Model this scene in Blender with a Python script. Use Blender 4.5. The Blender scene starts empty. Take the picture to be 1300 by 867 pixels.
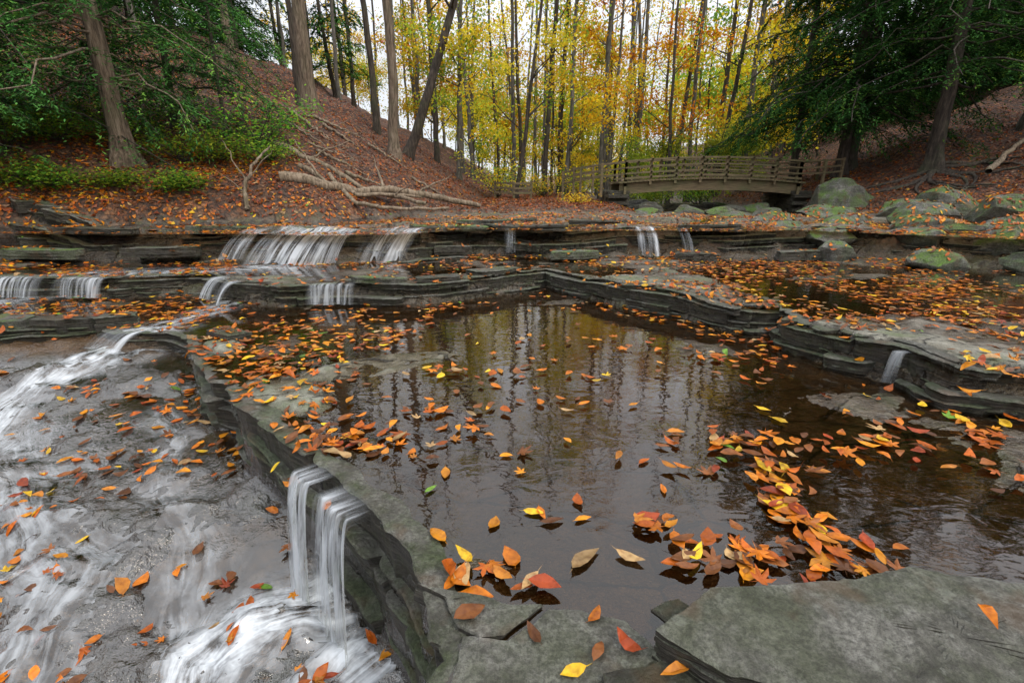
import bpy, math, numpy as np, time
from mathutils import Vector
from mathutils.bvhtree import BVHTree
T0=time.time()
rng=np.random.default_rng(11)
scene=bpy.context.scene
# ------------------------------------------------------------ noise
_T=rng.random((16,256,256))
def vn(x,y,s=0):
    x=np.asarray(x,float)+13.37*s; y=np.asarray(y,float)+7.71*s
    xi=np.floor(x).astype(np.int64); yi=np.floor(y).astype(np.int64)
    fx=x-xi; fy=y-yi; fx=fx*fx*(3-2*fx); fy=fy*fy*(3-2*fy)
    T=_T[s%16]; x0=xi&255; x1=(xi+1)&255; y0=yi&255; y1=(yi+1)&255
    return (T[x0,y0]*(1-fx)+T[x1,y0]*fx)*(1-fy)+(T[x0,y1]*(1-fx)+T[x1,y1]*fx)*fy
def fbm(x,y,s=0,o=4):
    a=.5;r=0;n=0
    for i in range(o):
        r=r+a*vn(x*2**i,y*2**i,s+i); n+=a; a*=.5
    return r/n
def block(x,y,ang,sx,sy,s):
    c,sn=math.cos(ang),math.sin(ang)
    u=x*c+y*sn; v=-x*sn+y*c
    row=np.floor(v/sy).astype(np.int64)&255
    off=_T[s%16][row,(row*7+3)&255]
    col=np.floor(u/sx+off).astype(np.int64)&255
    return _T[(s+5)%16][row,col]
def sstep(a,b,x):
    t=np.clip((x-a)/(b-a),0,1); return t*t*(3-2*t)
def sdpoly(x,y,P):
    P=np.array(P,float); d=np.full(x.shape,1e9); ins=np.zeros(x.shape,bool)
    for i in range(len(P)):
        a=P[i]; b=P[(i+1)%len(P)]; e=b-a; L=e@e
        wx=x-a[0]; wy=y-a[1]
        t=np.clip((wx*e[0]+wy*e[1])/L,0,1)
        d=np.minimum(d,(wx-t*e[0])**2+(wy-t*e[1])**2)
        if a[1]!=b[1]:
            c=((a[1]>y)!=(b[1]>y))&(x<(b[0]-a[0])*(y-a[1])/(b[1]-a[1])+a[0])
            ins^=c
    return np.sqrt(d)*np.where(ins,1,-1)
def flowcoord(x,y,P):
    P=np.array(P,float); bd=np.full(x.shape,1e9); ac=np.zeros(x.shape); al=np.zeros(x.shape); acc=0
    for i in range(len(P)-1):
        a=P[i]; b=P[i+1]; e=b-a; L=math.hypot(*e); e=e/L
        wx=x-a[0]; wy=y-a[1]; t=np.clip(wx*e[0]+wy*e[1],0,L)
        dx=wx-t*e[0]; dy=wy-t*e[1]; d=np.hypot(dx,dy)
        m=d<bd; bd=np.where(m,d,bd); ac=np.where(m,-wx*e[1]+wy*e[0],ac); al=np.where(m,acc+t,al); acc+=L
    return bd,ac,al
# ------------------------------------------------------------ terrain
PA=[(-.10,-6),(-.12,.3),(-.17,.75),(-.115,.82),(-.18,.96),(-.292,1.127),(-.40,1.197),(-.518,1.347),(-.723,1.545),(-.871,1.683),(-1.048,1.893),(-1.31,2.09),(-1.5,2.36),(-1.625,2.38),(-1.95,2.82),(-2.2,3.15),(-2.45,3.3),(-2.75,3.25),(-3.0,3.42),(-3.7,3.35),(-6,3.7),(-30,4),(-30,60),(40,60),(40,-6)]
PB=[(-30,4.7),(-6,4.5),(-4.8,4.5),(-3.7,4.45),(-3.0,4.65),(-2.5,4.3),(-2.0,4.05),(-1.54,4.2),(-.77,4.15),(-.36,4.4),(.33,4.95),(.84,4.17),(1.3,3.74),(1.58,3.34),(1.9,3.3),(1.73,2.97),(1.87,2.61),(2.04,2.35),(2.06,2.05),(2.31,1.97),(3.2,1.65),(5,1.2),(12,-1),(40,-6),(40,60),(-30,60)]
PC=[(-30,5.8),(-6,5.6),(-4,5.5),(-3,5.55),(-2.2,5.35),(-1.2,5.45),(-.5,6.15),(.6,5.85),(1.6,5.95),(2.6,5.75),(3.4,6.0),(4.6,5.3),(5.6,4.7),(8,4.2),(40,3),(40,60),(-30,60)]
PL=[(-7.2,-400),(-6.6,3),(-6.6,5.4),(-4.7,6.35),(-2.6,7.1),(-1.3,9.3),(-.8,12),(-.3,16),(.2,25),(0,60),(0,500),(-500,500),(-500,-400)]
PR=[(9,-400),(8.6,3),(8.4,6),(7.5,7.9),(6.5,9.5),(6.1,11.4),(6.5,14),(8,25),(10,60),(10,500),(500,500),(500,-400)]
def warp(x,y): return .10*(fbm(x*1.7,y*1.7,1,3)-.5), .10*(fbm(x*1.7,y*1.7,5,3)-.5)
def layers(sd,x,y,n,inset,amp,s,bs):
    r=0; w=.012+.006*np.clip(y,0,8)
    for i in range(n):
        o=(block(x,y,.72+.05*i,bs,bs*.6,s+i)-.5)*amp + (fbm(x*6,y*6,s+i,3)-.5)*amp*.9
        r=r+np.clip((sd-i*inset+o)/w+.5,0,1)
    return r/n
def blob(x,y,cx,cy,rx,ry,a=0):
    c,s=math.cos(a),math.sin(a); u=(x-cx)*c+(y-cy)*s; v=-(x-cx)*s+(y-cy)*c
    return np.exp(-((u/rx)**2+(v/ry)**2))
def terrain(x,y,full=False):
    x=np.asarray(x,float).ravel(); y=np.asarray(y,float).ravel()
    ax,ay=warp(x,y); wx=x+ax; wy=y+ay
    sA=np.full(x.shape,-9.);sB=sA.copy();sC=sA.copy()
    m=(np.abs(x)<29)&(y<20)&(y>-5.9)
    sA[m]=sdpoly(wx[m],wy[m],PA); sB[m]=sdpoly(wx[m],wy[m],PB); sC[m]=sdpoly(wx[m],wy[m],PC)
    f=y>=20; sA[f]=sB[f]=sC[f]=9.
    sL=sdpoly(wx,wy,PL); sR=sdpoly(wx,wy,PR)
    micro=(fbm(x*9,y*9,2,3)-.5)*.012
    pl=np.floor(fbm(x*1.6+.3*y,y*2.2,4,3)*14)/14-.5
    bl=block(wx,wy,.72,.55,.34,3)
    zls=np.clip(-.5+.2*(y-1.2),-.62,-.06)
    pl3=np.floor(fbm(x*2.6,y*3.2,11,4)*16)/16-.5
    zl=zls+pl*.14+pl3*.14+micro*6
    dry=np.maximum.reduce([blob(x,y,-1.15,2.25,.42,.20,-.7),blob(x,y,-.75,2.65,.6,.22,.5),blob(x,y,-1.9,3.0,.24,.14,-.7)])
    wetl=np.maximum.reduce([blob(x,y,1.5,2.2,.55,.25,-.6),blob(x,y,1.2,3.0,.5,.25,-.6),blob(x,y,2.0,1.5,.8,.3,-.4),blob(x,y,-.9,1.95,.25,.5,.8),.7*blob(x,y,.2,1.05,.5,.12)])
    pool=blob(x,y,.35,2.2,.9,1.3)
    zA=-.016+(bl-.5)*.020+pl*.06+micro+.04*sstep(.35,.7,dry)+.018*wetl-.03*pool-.02*blob(x,y,.3,.7,.7,.2)
    gate=blob(x,y,-.55,1.45,.33,.14,-.78)
    zA=zA*(1-gate)+(-.012)*gate
    zA=zA-.02*blob(x,y,-2.5,3.7,.25,.6,.6)
    pB=np.maximum(blob(x,y,3.0,3.7,1.1,.5,-.2),blob(x,y,-3.5,5.05,1.8,.35))
    pl2=np.floor(fbm(x*1.3,y*1.9,8,3)*12)/12-.5
    zB=.168+(block(wx,wy,.6,.7,.45,6)-.5)*.03+pl2*.08+micro-.04*pB+.02*sstep(.5,.0,np.abs(sB))*(x>.2)
    zC=.46+(block(wx,wy,.55,.8,.5,9)-.5)*.06+pl2*.13+micro*1.5+.03*np.clip(y-7,0,2)
    z=zl+(zA-zl)*layers(sA,wx,wy,4,.010,.025,2,.3)
    z=z+(zB-z)*layers(sB,wx,wy,4,.03,.05,4,.36)
    z=z+(zC-z)*layers(sC,wx,wy,6,.085,.12,6,.5)
    chd=np.abs(x-4.15-.25*np.sin(y*.7)-np.clip(y-13,0,40)*.12)
    ch=sstep(2.3,1.6,chd)
    floor=.58+.10*(fbm(x*.8,y*.8,3,4)-.5)+.012*np.clip(y-9,0,60)
    bed=.42+.16*(fbm(x*2.5,y*2.5,6,4)-.5)
    far=sstep(8.2,9.6,y)
    z=z*(1-far)+(floor*(1-ch)+bed*ch)*far
    nb=fbm(x*.45,y*.45,7,4)-.5; nb2=fbm(x*2.5,y*2.5,9,4)-.5
    def hill(s,k): 
        sp=np.maximum(s,0)
        return np.where(s>0,k*sp/(1+sp/45)+nb*np.minimum(sp*.35,1.6)+nb2*np.minimum(sp*.25,.16),-1)
    zhL=.50+hill(sL,.58)+.10*sstep(0,.25,sL); zhR=.52+hill(sR,.44)+.14*sstep(0,.3,sR)
    z=np.where(sL>0,np.maximum(z,zhL),z); z=np.where(sR>0,np.maximum(z,zhR),z)
    if not full: return z
    lit=np.maximum(sstep(-.05,.25,sL+nb2*.4),sstep(-.0,.4,sR+nb2*.5))
    lit=np.maximum(lit,far*(1-ch)*sstep(.0,.1,y-8.2))
    lit=np.maximum(lit,.35*sstep(.05,.3,sC)*sstep(.48,.6,fbm(x*2,y*2,12,3)))
    return dict(z=z,sA=sA,sB=sB,sC=sC,sL=sL,sR=sR,lit=lit,zls=zls,ch=ch,far=far,dry=dry,pl=pl)
def water(x,y,d):
    return np.where(d['sC']>0,.466,np.where(d['sB']>0,.166,np.where(d['sA']>0,0.0,d['zls']-.020+.03*(fbm(x*2,y*2,10,3)-.5))))
# ------------------------------------------------------------ mesh helpers
def mesh_np(name,V,F,smooth=True,cols=None,mat=None,parent=None,vecs=None):
    me=bpy.data.meshes.new(name)
    V=np.asarray(V,np.float32); F=np.asarray(F,np.int32)
    me.vertices.add(len(V)); me.vertices.foreach_set("co",V.ravel())
    k=F.shape[1]
    me.loops.add(F.size); me.polygons.add(len(F))
    me.polygons.foreach_set("loop_start",np.arange(0,F.size,k,dtype=np.int32))
    me.loops.foreach_set("vertex_index",F.ravel())
    me.update(calc_edges=True)
    me.polygons.foreach_set("use_smooth",np.full(len(F),smooth))
    if cols is not None:
        for nm,c in cols.items():
            a=me.attributes.new(nm,'FLOAT_COLOR','POINT')
            c=np.asarray(c,np.float32)
            if c.shape[1]==3: c=np.hstack([c,np.ones((len(c),1),np.float32)])
            a.data.foreach_set("color",c.ravel())
    if vecs is not None:
        for nm,c in vecs.items():
            a=me.attributes.new(nm,'FLOAT_VECTOR','POINT'); a.data.foreach_set("vector",np.asarray(c,np.float32).ravel())
    if mat: me.materials.append(mat)
    ob=bpy.data.objects.new(name,me); scene.collection.objects.link(ob)
    if parent: ob.parent=parent
    return ob
def empty(name,loc=(0,0,0)):
    e=bpy.data.objects.new(name,None); e.location=loc; e.empty_display_size=.2
    scene.collection.objects.link(e); return e
class Acc:
    def __init__(s): s.V=[];s.F=[];s.C=[];s.n=0
    def add(s,V,F,C=None):
        s.V.append(V); s.F.append(np.asarray(F)+s.n); s.n+=len(V)
        if C is not None: s.C.append(C)
    def build(s,name,mat,smooth=True,parent=None):
        return mesh_np(name,np.vstack(s.V),np.vstack(s.F),smooth,{'Col':np.vstack(s.C)} if s.C else None,mat,parent)
def tube(P,R,seg=8,rough=0,flare=None):
    P=np.asarray(P,float); R=np.asarray(R,float); n=len(P)
    T=np.gradient(P,axis=0); T/=np.linalg.norm(T,axis=1)[:,None]+1e-9
    ref=np.array([0,1,.13]) if abs(T[0]@np.array([0,1,.13]))<.8 else np.array([1,0,.1])
    A=np.cross(T,ref); A/=np.linalg.norm(A,axis=1)[:,None]; B=np.cross(T,A)
    th=np.linspace(0,2*np.pi,seg,endpoint=False)
    rr=R[:,None]*(1+rough*(rng.random((n,seg))-.5))
    if flare is not None: rr=rr*(1+flare[:,None]*np.maximum(0,np.sin(th*4+rng.random()*6))[None,:])
    V=P[:,None,:]+rr[...,None]*(np.cos(th)[None,:,None]*A[:,None,:]+np.sin(th)[None,:,None]*B[:,None,:])
    V=V.reshape(-1,3)
    i=np.arange(n-1)[:,None]*seg; j=np.arange(seg)[None,:]; j2=(j+1)%seg
    F=np.stack([i+j,i+j2,i+seg+j2,i+seg+j],-1).reshape(-1,4)
    return V,F
def box(c,s,R=None):
    q=np.array([[x,y,z] for x in(-.5,.5) for y in(-.5,.5) for z in(-.5,.5)])*np.array(s)
    if R is not None: q=q@np.array(R).T
    F=[[0,1,3,2],[4,6,7,5],[0,4,5,1],[2,3,7,6],[0,2,6,4],[1,5,7,3]]
    return q+np.array(c),np.array(F)
def beam(p0,p1,w,h):
    p0=np.array(p0,float);p1=np.array(p1,float); e=p1-p0; L=np.linalg.norm(e); e/=L
    up=np.array([0,0,1.]) if abs(e[2])<.9 else np.array([0,1.,0])
    s=np.cross(up,e); s/=np.linalg.norm(s); u=np.cross(e,s)
    R=np.stack([e,s,u],1)
    return box((p0+p1)/2,(L,w,h),R)
def quads(C,D,N,L,W,col):
    D=D/(np.linalg.norm(D,axis=1)[:,None]+1e-9); S=np.cross(N,D); S/=np.linalg.norm(S,axis=1)[:,None]+1e-9
    L=np.asarray(L)[:,None]; W=np.asarray(W)[:,None]
    V=np.stack([C-D*L*.5,C+S*W*.5-D*L*.05,C+D*L*.5,C-S*W*.5-D*L*.05],1).reshape(-1,3)
    F=np.arange(len(V)).reshape(-1,4)
    return V,F,np.repeat(col,4,axis=0)
def rdir(n):
    v=rng.normal(size=(n,3)); return v/np.linalg.norm(v,axis=1)[:,None]
# ------------------------------------------------------------ materials
def newmat(name):
    m=bpy.data.materials.new(name); m.use_nodes=True; nt=m.node_tree
    for n in list(nt.nodes): nt.nodes.remove(n)
    return m,nt,nt.nodes,nt.links
class NB:
    def __init__(s,nt): s.nt=nt
    def n(s,t,**k):
        nd=s.nt.nodes.new(t)
        for a,b in k.items():
            if a=='inp':
                for i,v in b.items():
                    if isinstance(v,bpy.types.NodeSocket): s.nt.links.new(v,nd.inputs[i])
                    else: nd.inputs[i].default_value=v
            else: setattr(nd,a,b)
        return nd
    def noise(s,vec,sc,det=4,rough=.55,dist=0):
        return s.n('ShaderNodeTexNoise',inp={'Vector':vec,'Scale':sc,'Detail':det,'Roughness':rough,'Distortion':dist}).outputs['Fac']
    def vmul(s,vec,v): return s.n('ShaderNodeVectorMath',operation='MULTIPLY',inp={0:vec,1:v}).outputs[0]
    def ramp(s,f,st,interp='LINEAR'):
        nd=s.n('ShaderNodeValToRGB',inp={0:f}); cr=nd.color_ramp; cr.interpolation=interp
        while len(cr.elements)<len(st): cr.elements.new(.5)
        for e,(p,c) in zip(cr.elements,st): e.position=p; e.color=(*c,1) if len(c)==3 else c
        return nd.outputs[0]
    def mr(s,f,a,b,c=0,d=1): return s.n('ShaderNodeMapRange',inp={0:f,1:a,2:b,3:c,4:d}).outputs[0]
    def m(s,op,a,b=0): return s.n('ShaderNodeMath',operation=op,inp={0:a,1:b}).outputs[0]
    def mix(s,f,a,b,bt='MIX'):
        nd=s.n('ShaderNodeMixRGB',blend_type=bt)
        for i,v in((0,f),(1,a),(2,b)):
            if isinstance(v,bpy.types.NodeSocket): s.nt.links.new(v,nd.inputs[i])
            else: nd.inputs[i].default_value=v if i==0 else ((*v,1) if len(v)==3 else v)
        return nd.outputs[0]
    def bump(s,h,st,dist=.01,nrm=None):
        nd=s.n('ShaderNodeBump',inp={'Height':h,'Strength':st,'Distance':dist})
        if nrm: s.nt.links.new(nrm,nd.inputs['Normal'])
        return nd.outputs[0]
    def out(s,sh): 
        o=s.n('ShaderNodeOutputMaterial'); s.nt.links.new(sh,o.inputs[0])
def ground_mat():
    m,nt,_,_=newmat('ground_rock_and_leaf_litter'); b=NB(nt)
    geo=b.n('ShaderNodeNewGeometry'); pos=geo.outputs['Position']
    pz=b.n('ShaderNodeSeparateXYZ',inp={0:pos}).outputs[2]
    nz=b.n('ShaderNodeSeparateXYZ',inp={0:geo.outputs['True Normal']}).outputs[2]
    at=b.n('ShaderNodeAttribute',attribute_name='Mask'); dry=at.outputs['Alpha']
    sp=b.n('ShaderNodeSeparateColor',inp={0:at.outputs['Color']}); lit,wet,drk=sp.outputs[0],sp.outputs[1],sp.outputs[2]
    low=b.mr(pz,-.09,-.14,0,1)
    big=b.noise(pos,1.3,3,.6); mid=b.noise(pos,9,5,.70); fine=b.noise(pos,55,3,.7); moss=b.noise(pos,3.1,4,.7)
    base=b.ramp(mid,[(.3,(.050,.041,.029)),(.45,(.13,.112,.082)),(.58,(.22,.20,.16)),(.75,(.34,.32,.27))])
    base=b.mix(b.mr(big,.42,.62),base,b.mix(.6,base,(.10,.065,.033)))
    base=b.mix(b.mr(fine,.38,.66,0,.6),base,(.03,.027,.022))
    drc=b.ramp(mid,[(.3,(.09,.092,.065)),(.5,(.22,.225,.175)),(.7,(.34,.345,.29))])
    base=b.mix(b.m('MULTIPLY',dry,.8),base,drc)
    base=b.mix(b.mr(moss,.50,.66,0,.65),base,(.075,.11,.03))
    sand=b.m('MULTIPLY',b.mr(pz,-.015,-.05,0,.75),b.m('SUBTRACT',1.,low))
    base=b.mix(sand,base,b.ramp(mid,[(.3,(.10,.055,.022)),(.6,(.20,.12,.05))]))
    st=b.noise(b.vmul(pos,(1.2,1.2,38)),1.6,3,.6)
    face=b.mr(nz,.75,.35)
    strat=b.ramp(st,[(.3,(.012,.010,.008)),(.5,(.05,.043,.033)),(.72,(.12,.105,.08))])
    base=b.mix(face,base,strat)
    vo=b.n('ShaderNodeTexVoronoi',feature='DISTANCE_TO_EDGE',inp={'Vector':b.n('ShaderNodeMapping',inp={0:pos,2:(0,0,.72),3:(1,2.1,1)}).outputs[0],'Scale':1.5,'Randomness':.8}).outputs['Distance']
    crack=b.m('MULTIPLY',b.mr(b.m('ADD',vo,b.m('MULTIPLY',b.m('SUBTRACT',mid,.5),.08)),.0,.014,1,0),b.mr(pz,-.06,-.03,.0,1))
    base=b.mix(b.m('MULTIPLY',crack,.8),base,(.015,.012,.01))
    base=b.mix(wet,base,b.mix(1,base,(.48,.40,.31),'MULTIPLY'))
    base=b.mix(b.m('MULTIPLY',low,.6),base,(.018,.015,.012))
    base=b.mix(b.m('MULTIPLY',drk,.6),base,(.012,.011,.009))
    dp=b.n('ShaderNodeVectorMath',operation='ADD',inp={0:pos,1:b.vmul(b.n('ShaderNodeTexNoise',inp={'Vector':pos,'Scale':9.,'Detail':2}).outputs['Color'],(.12,.12,.12))}).outputs[0]
    v1=b.n('ShaderNodeTexVoronoi',inp={'Vector':dp,'Scale':18.,'Randomness':1.})
    vs=b.n('ShaderNodeSeparateColor',inp={0:v1.outputs['Color']})
    lc=b.ramp(vs.outputs[0],[(0,(.035,.015,.008)),(.3,(.11,.034,.012)),(.55,(.20,.060,.017)),(.75,(.28,.10,.026)),(.9,(.33,.15,.06)),(1,(.09,.045,.025))])
    lc=b.mix(b.mr(v1.outputs['Distance'],.25,.8,0,.8),lc,(.02,.011,.006))
    lc=b.mix(b.mr(big,.35,.65,.45,0),lc,(.03,.017,.010))
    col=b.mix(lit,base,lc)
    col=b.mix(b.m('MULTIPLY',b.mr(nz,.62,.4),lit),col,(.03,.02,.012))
    h=b.m('ADD',b.m('MULTIPLY',mid,.9),b.m('MULTIPLY',fine,.25))
    h=b.m('ADD',h,b.m('MULTIPLY',b.m('MULTIPLY',st,face),.8))
    h=b.m('SUBTRACT',h,b.m('MULTIPLY',crack,.35))
    h=b.m('ADD',h,b.m('MULTIPLY',b.m('MULTIPLY',v1.outputs['Distance'],lit),-1.2))
    h=b.m('MULTIPLY',h,b.m('ADD',1.,b.m('MULTIPLY',low,.5)))
    bp=b.bump(h,1.,.05)
    cb=b.bump(mid,.9,.03)
    ro=b.mix(wet,(.7,)*3,(.2,)*3); ro=b.mix(lit,ro,(.8,)*3)
    ro=b.m('ADD',ro,b.mr(mid,.3,.7,-.05,.08))
    p=b.n('ShaderNodeBsdfPrincipled',inp={'Base Color':col,'Roughness':ro,'Normal':bp,'Specular IOR Level':.6,
        'Coat Weight':b.m('MULTIPLY',b.m('MULTIPLY',wet,low),1.),'Coat Roughness':.08,'Coat IOR':1.75,'Coat Normal':cb})
    b.out(p.outputs[0]); return m
def slab_mat(name,mossy=.3,bright=1.0,mc=(.085,.14,.03),rough=.6,facec=1.,upmoss=False):
    m,nt,_,_=newmat(name); b=NB(nt)
    geo=b.n('ShaderNodeNewGeometry'); pos=geo.outputs['Position']
    nz=b.n('ShaderNodeSeparateXYZ',inp={0:geo.outputs['Normal']}).outputs[2]
    mid=b.noise(pos,8,9,.74,.5); fine=b.noise(pos,70,4,.85); lich=b.noise(pos,19,4,.7)
    base=b.ramp(mid,[(.32,(.05*bright,.047*bright,.038*bright)),(.45,(.15*bright,.147*bright,.122*bright)),(.56,(.24*bright,.235*bright,.205*bright)),(.7,(.40*bright,.39*bright,.35*bright))])
    base=b.mix(b.mr(fine,.40,.60,0,.7),base,(.04,.037,.03))
    base=b.mix(b.mr(lich,.60,.66,0,.45),base,(.36*bright,.37*bright,.32*bright))
    ms=b.noise(pos,3.5,6,.72)
    mf=b.m('MULTIPLY',b.mr(ms,.42,.56),mossy)
    if upmoss: mf=b.m('MULTIPLY',mf,b.mr(nz,.1,.7,.25,1))
    base=b.mix(mf,base,b.mix(b.mr(fine,.35,.6),mc,tuple(x*.45 for x in mc)))
    base=b.mix(b.mr(b.noise(pos,5.5,3,.6),.55,.66,0,.55),base,(.13,.08,.042))
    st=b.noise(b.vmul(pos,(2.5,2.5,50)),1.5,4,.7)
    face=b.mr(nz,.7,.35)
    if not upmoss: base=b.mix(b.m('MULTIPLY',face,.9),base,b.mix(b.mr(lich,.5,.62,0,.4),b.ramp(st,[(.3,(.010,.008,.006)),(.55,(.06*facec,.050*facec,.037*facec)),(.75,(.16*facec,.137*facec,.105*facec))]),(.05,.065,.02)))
    h=b.m('ADD',b.m('MULTIPLY',mid,1.2),b.m('MULTIPLY',fine,.35)); h=b.m('ADD',h,b.m('MULTIPLY',b.m('MULTIPLY',st,face),1.))
    p=b.n('ShaderNodeBsdfPrincipled',inp={'Base Color':base,'Roughness':rough,'Normal':b.bump(h,1.,.045)})
    b.out(p.outputs[0]); return m
def leaf_mat(name,trans=.35,rough=.5,var=.0,vein=False,diff=False):
    m,nt,_,_=newmat(name); b=NB(nt)
    c=b.n('ShaderNodeAttribute',attribute_name='Col').outputs['Color']
    if var>0:
        r=b.n('ShaderNodeObjectInfo').outputs['Random']
        c=b.n('ShaderNodeHueSaturation',inp={'Hue':b.mr(r,0,1,.5-var,.5+var),'Value':b.mr(r,0,1,.85,1.2),'Color':c}).outputs[0]
    if vein:
        g=b.n('ShaderNodeNewGeometry').outputs['Position']
        c=b.mix(b.mr(b.noise(g,60,2,.6),.42,.7,0,.6),c,b.mix(1,c,(.40,.25,.18),'MULTIPLY'))
    if diff: p=b.n('ShaderNodeBsdfDiffuse',inp={'Color':c})
    else: p=b.n('ShaderNodeBsdfPrincipled',inp={'Base Color':c,'Roughness':rough,'Specular IOR Level':.3})
    if trans<=0: b.out(p.outputs[0]); return m
    t=b.n('ShaderNodeBsdfTranslucent',inp={'Color':c})
    mx=b.n('ShaderNodeMixShader',inp={0:trans,1:p.outputs[0],2:t.outputs[0]}); b.out(mx.outputs[0]); return m
def bark_mat(name,c1,c2,green=0.2):
    m,nt,_,_=newmat(name); b=NB(nt)
    pos=b.n('ShaderNodeNewGeometry').outputs['Position']
    n1=b.noise(b.vmul(pos,(1,1,.16)),26,4,.65,.3); n2=b.noise(pos,2.5,2,.6)
    c=b.ramp(n1,[(.32,tuple(x*.3 for x in c1)),(.5,c1),(.7,c2)])
    c=b.mix(b.m('MULTIPLY',b.mr(n2,.5,.68),green),c,(.06,.085,.03))
    p=b.n('ShaderNodeBsdfPrincipled',inp={'Base Color':c,'Roughness':.9,'Normal':b.bump(n1,.9,.03)})
    b.out(p.outputs[0]); return m
def wood_mat():
    m,nt,_,_=newmat('weathered_wood'); b=NB(nt)
    pos=b.n('ShaderNodeNewGeometry').outputs['Position']
    n1=b.noise(b.vmul(pos,(2,8,30)),3,4,.6); n2=b.noise(pos,3,2)
    c=b.ramp(n1,[(.3,(.07,.05,.028)),(.55,(.17,.125,.065)),(.75,(.27,.21,.115))])
    c=b.mix(b.mr(n2,.45,.65,0,.45),c,(.08,.10,.035))
    p=b.n('ShaderNodeBsdfPrincipled',inp={'Base Color':c,'Roughness':.85,'Normal':b.bump(n1,.4,.01)})
    b.out(p.outputs[0]); return m
def water_mat():
    m,nt,_,_=newmat('creek_water'); b=NB(nt)
    pos=b.n('ShaderNodeNewGeometry').outputs['Position']
    pz=b.n('ShaderNodeSeparateXYZ',inp={0:pos}).outputs[2]; low=b.mr(pz,-.02,-.06,0,1)
    fl=b.n('ShaderNodeAttribute',attribute_name='Flow').outputs['Vector']
    fs=b.n('ShaderNodeSeparateXYZ',inp={0:fl})
    fc=b.n('ShaderNodeCombineXYZ',inp={0:b.m('MULTIPLY',fs.outputs[0],22.),1:b.m('MULTIPLY',fs.outputs[1],2.6)}).outputs[0]
    streak=b.noise(fc,1.0,5,.65,.8)
    soft=b.noise(pos,7,4,.65)
    foam=b.m('MULTIPLY',fs.outputs[2],b.mr(b.m('ADD',b.m('MULTIPLY',streak,.5),b.m('MULTIPLY',soft,.5)),.42,.62,0,1.2))
    foam=b.m('MINIMUM',foam,.88)
    rip=b.m('ADD',b.noise(b.vmul(pos,(1,1.8,1)),9,2,.5,.5),b.m('MULTIPLY',b.noise(pos,38,2,.5),.12))
    rl=b.m('ADD',b.m('MULTIPLY',streak,1.),b.m('MULTIPLY',b.noise(pos,26,3,.65,.4),2.4))
    hh=b.m('ADD',b.m('MULTIPLY',rip,b.m('SUBTRACT',1.,low)),b.m('MULTIPLY',rl,b.m('MULTIPLY',low,4.)))
    bp=b.bump(hh,.07,.02)
    fr=b.n('ShaderNodeFresnel',inp={'IOR':1.45,'Normal':bp}).outputs[0]
    fr=b.m('MINIMUM',b.m('MULTIPLY',fr,b.m('ADD',1.45,b.m('MULTIPLY',low,.9))),1.)
    tr=b.n('ShaderNodeBsdfTransparent',inp={'Color':(.60,.46,.30,1)})
    gl=b.n('ShaderNodeBsdfGlossy',inp={'Color':(.97,.96,.94,1),'Roughness':.035,'Normal':bp})
    cl=b.n('ShaderNodeMixShader',inp={0:fr,1:tr.outputs[0],2:gl.outputs[0]})
    wh=b.n('ShaderNodeBsdfDiffuse',inp={'Color':(.72,.76,.80,1)})
    mx=b.n('ShaderNodeMixShader',inp={0:foam,1:cl.outputs[0],2:wh.outputs[0]}); b.out(mx.outputs[0]); return m
def fall_mat():
    m,nt,_,_=newmat('falling_water'); b=NB(nt)
    fl=b.n('ShaderNodeAttribute',attribute_name='Flow').outputs['Vector']
    fs=b.n('ShaderNodeSeparateXYZ',inp={0:fl})
    fc=b.n('ShaderNodeCombineXYZ',inp={0:b.m('MULTIPLY',fs.outputs[0],32.),1:b.m('MULTIPLY',fs.outputs[1],1.2)}).outputs[0]
    s=b.noise(fc,1.,5,.6,.25)
    f=b.m('MULTIPLY',b.mr(s,.38,.64,.04,1),fs.outputs[2]); f=b.m('MINIMUM',f,.86)
    tr=b.n('ShaderNodeBsdfTransparent',inp={'Color':(.93,.93,.9,1)})
    wh=b.n('ShaderNodeBsdfDiffuse',inp={'Color':(.76,.80,.85,1)}); tl=b.n('ShaderNodeBsdfTranslucent',inp={'Color':(.76,.80,.85,1)})
    w=b.n('ShaderNodeMixShader',inp={0:.4,1:wh.outputs[0],2:tl.outputs[0]})
    mx=b.n('ShaderNodeMixShader',inp={0:f,1:tr.outputs[0],2:w.outputs[0]}); b.out(mx.outputs[0]); return m
M_ground=ground_mat(); M_water=water_mat(); M_fall=fall_mat()
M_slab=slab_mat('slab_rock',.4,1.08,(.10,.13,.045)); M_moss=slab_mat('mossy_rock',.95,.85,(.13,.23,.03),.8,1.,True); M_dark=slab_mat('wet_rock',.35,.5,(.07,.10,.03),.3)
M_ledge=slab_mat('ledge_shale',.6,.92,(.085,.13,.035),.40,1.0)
M_fallen=leaf_mat('fallen_leaf',.12,.42,0,True); M_hem=leaf_mat('hemlock_needles',.25,.6,0,False,True); M_aut=leaf_mat('autumn_foliage',.5,.55,.025,False,True)
M_hemd=leaf_mat('distant_needles',0,.7,.01,False,True)
M_bark=bark_mat('bark_brown',(.14,.10,.068),(.25,.195,.145)); M_barkd=bark_mat('bark_dark',(.05,.038,.028),(.11,.086,.067),.3)
M_barkg=bark_mat('bark_grey',(.10,.09,.075),(.20,.18,.15),.25); M_log=bark_mat('deadwood',(.20,.15,.10),(.34,.27,.20),.2)
M_wood=wood_mat()
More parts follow.
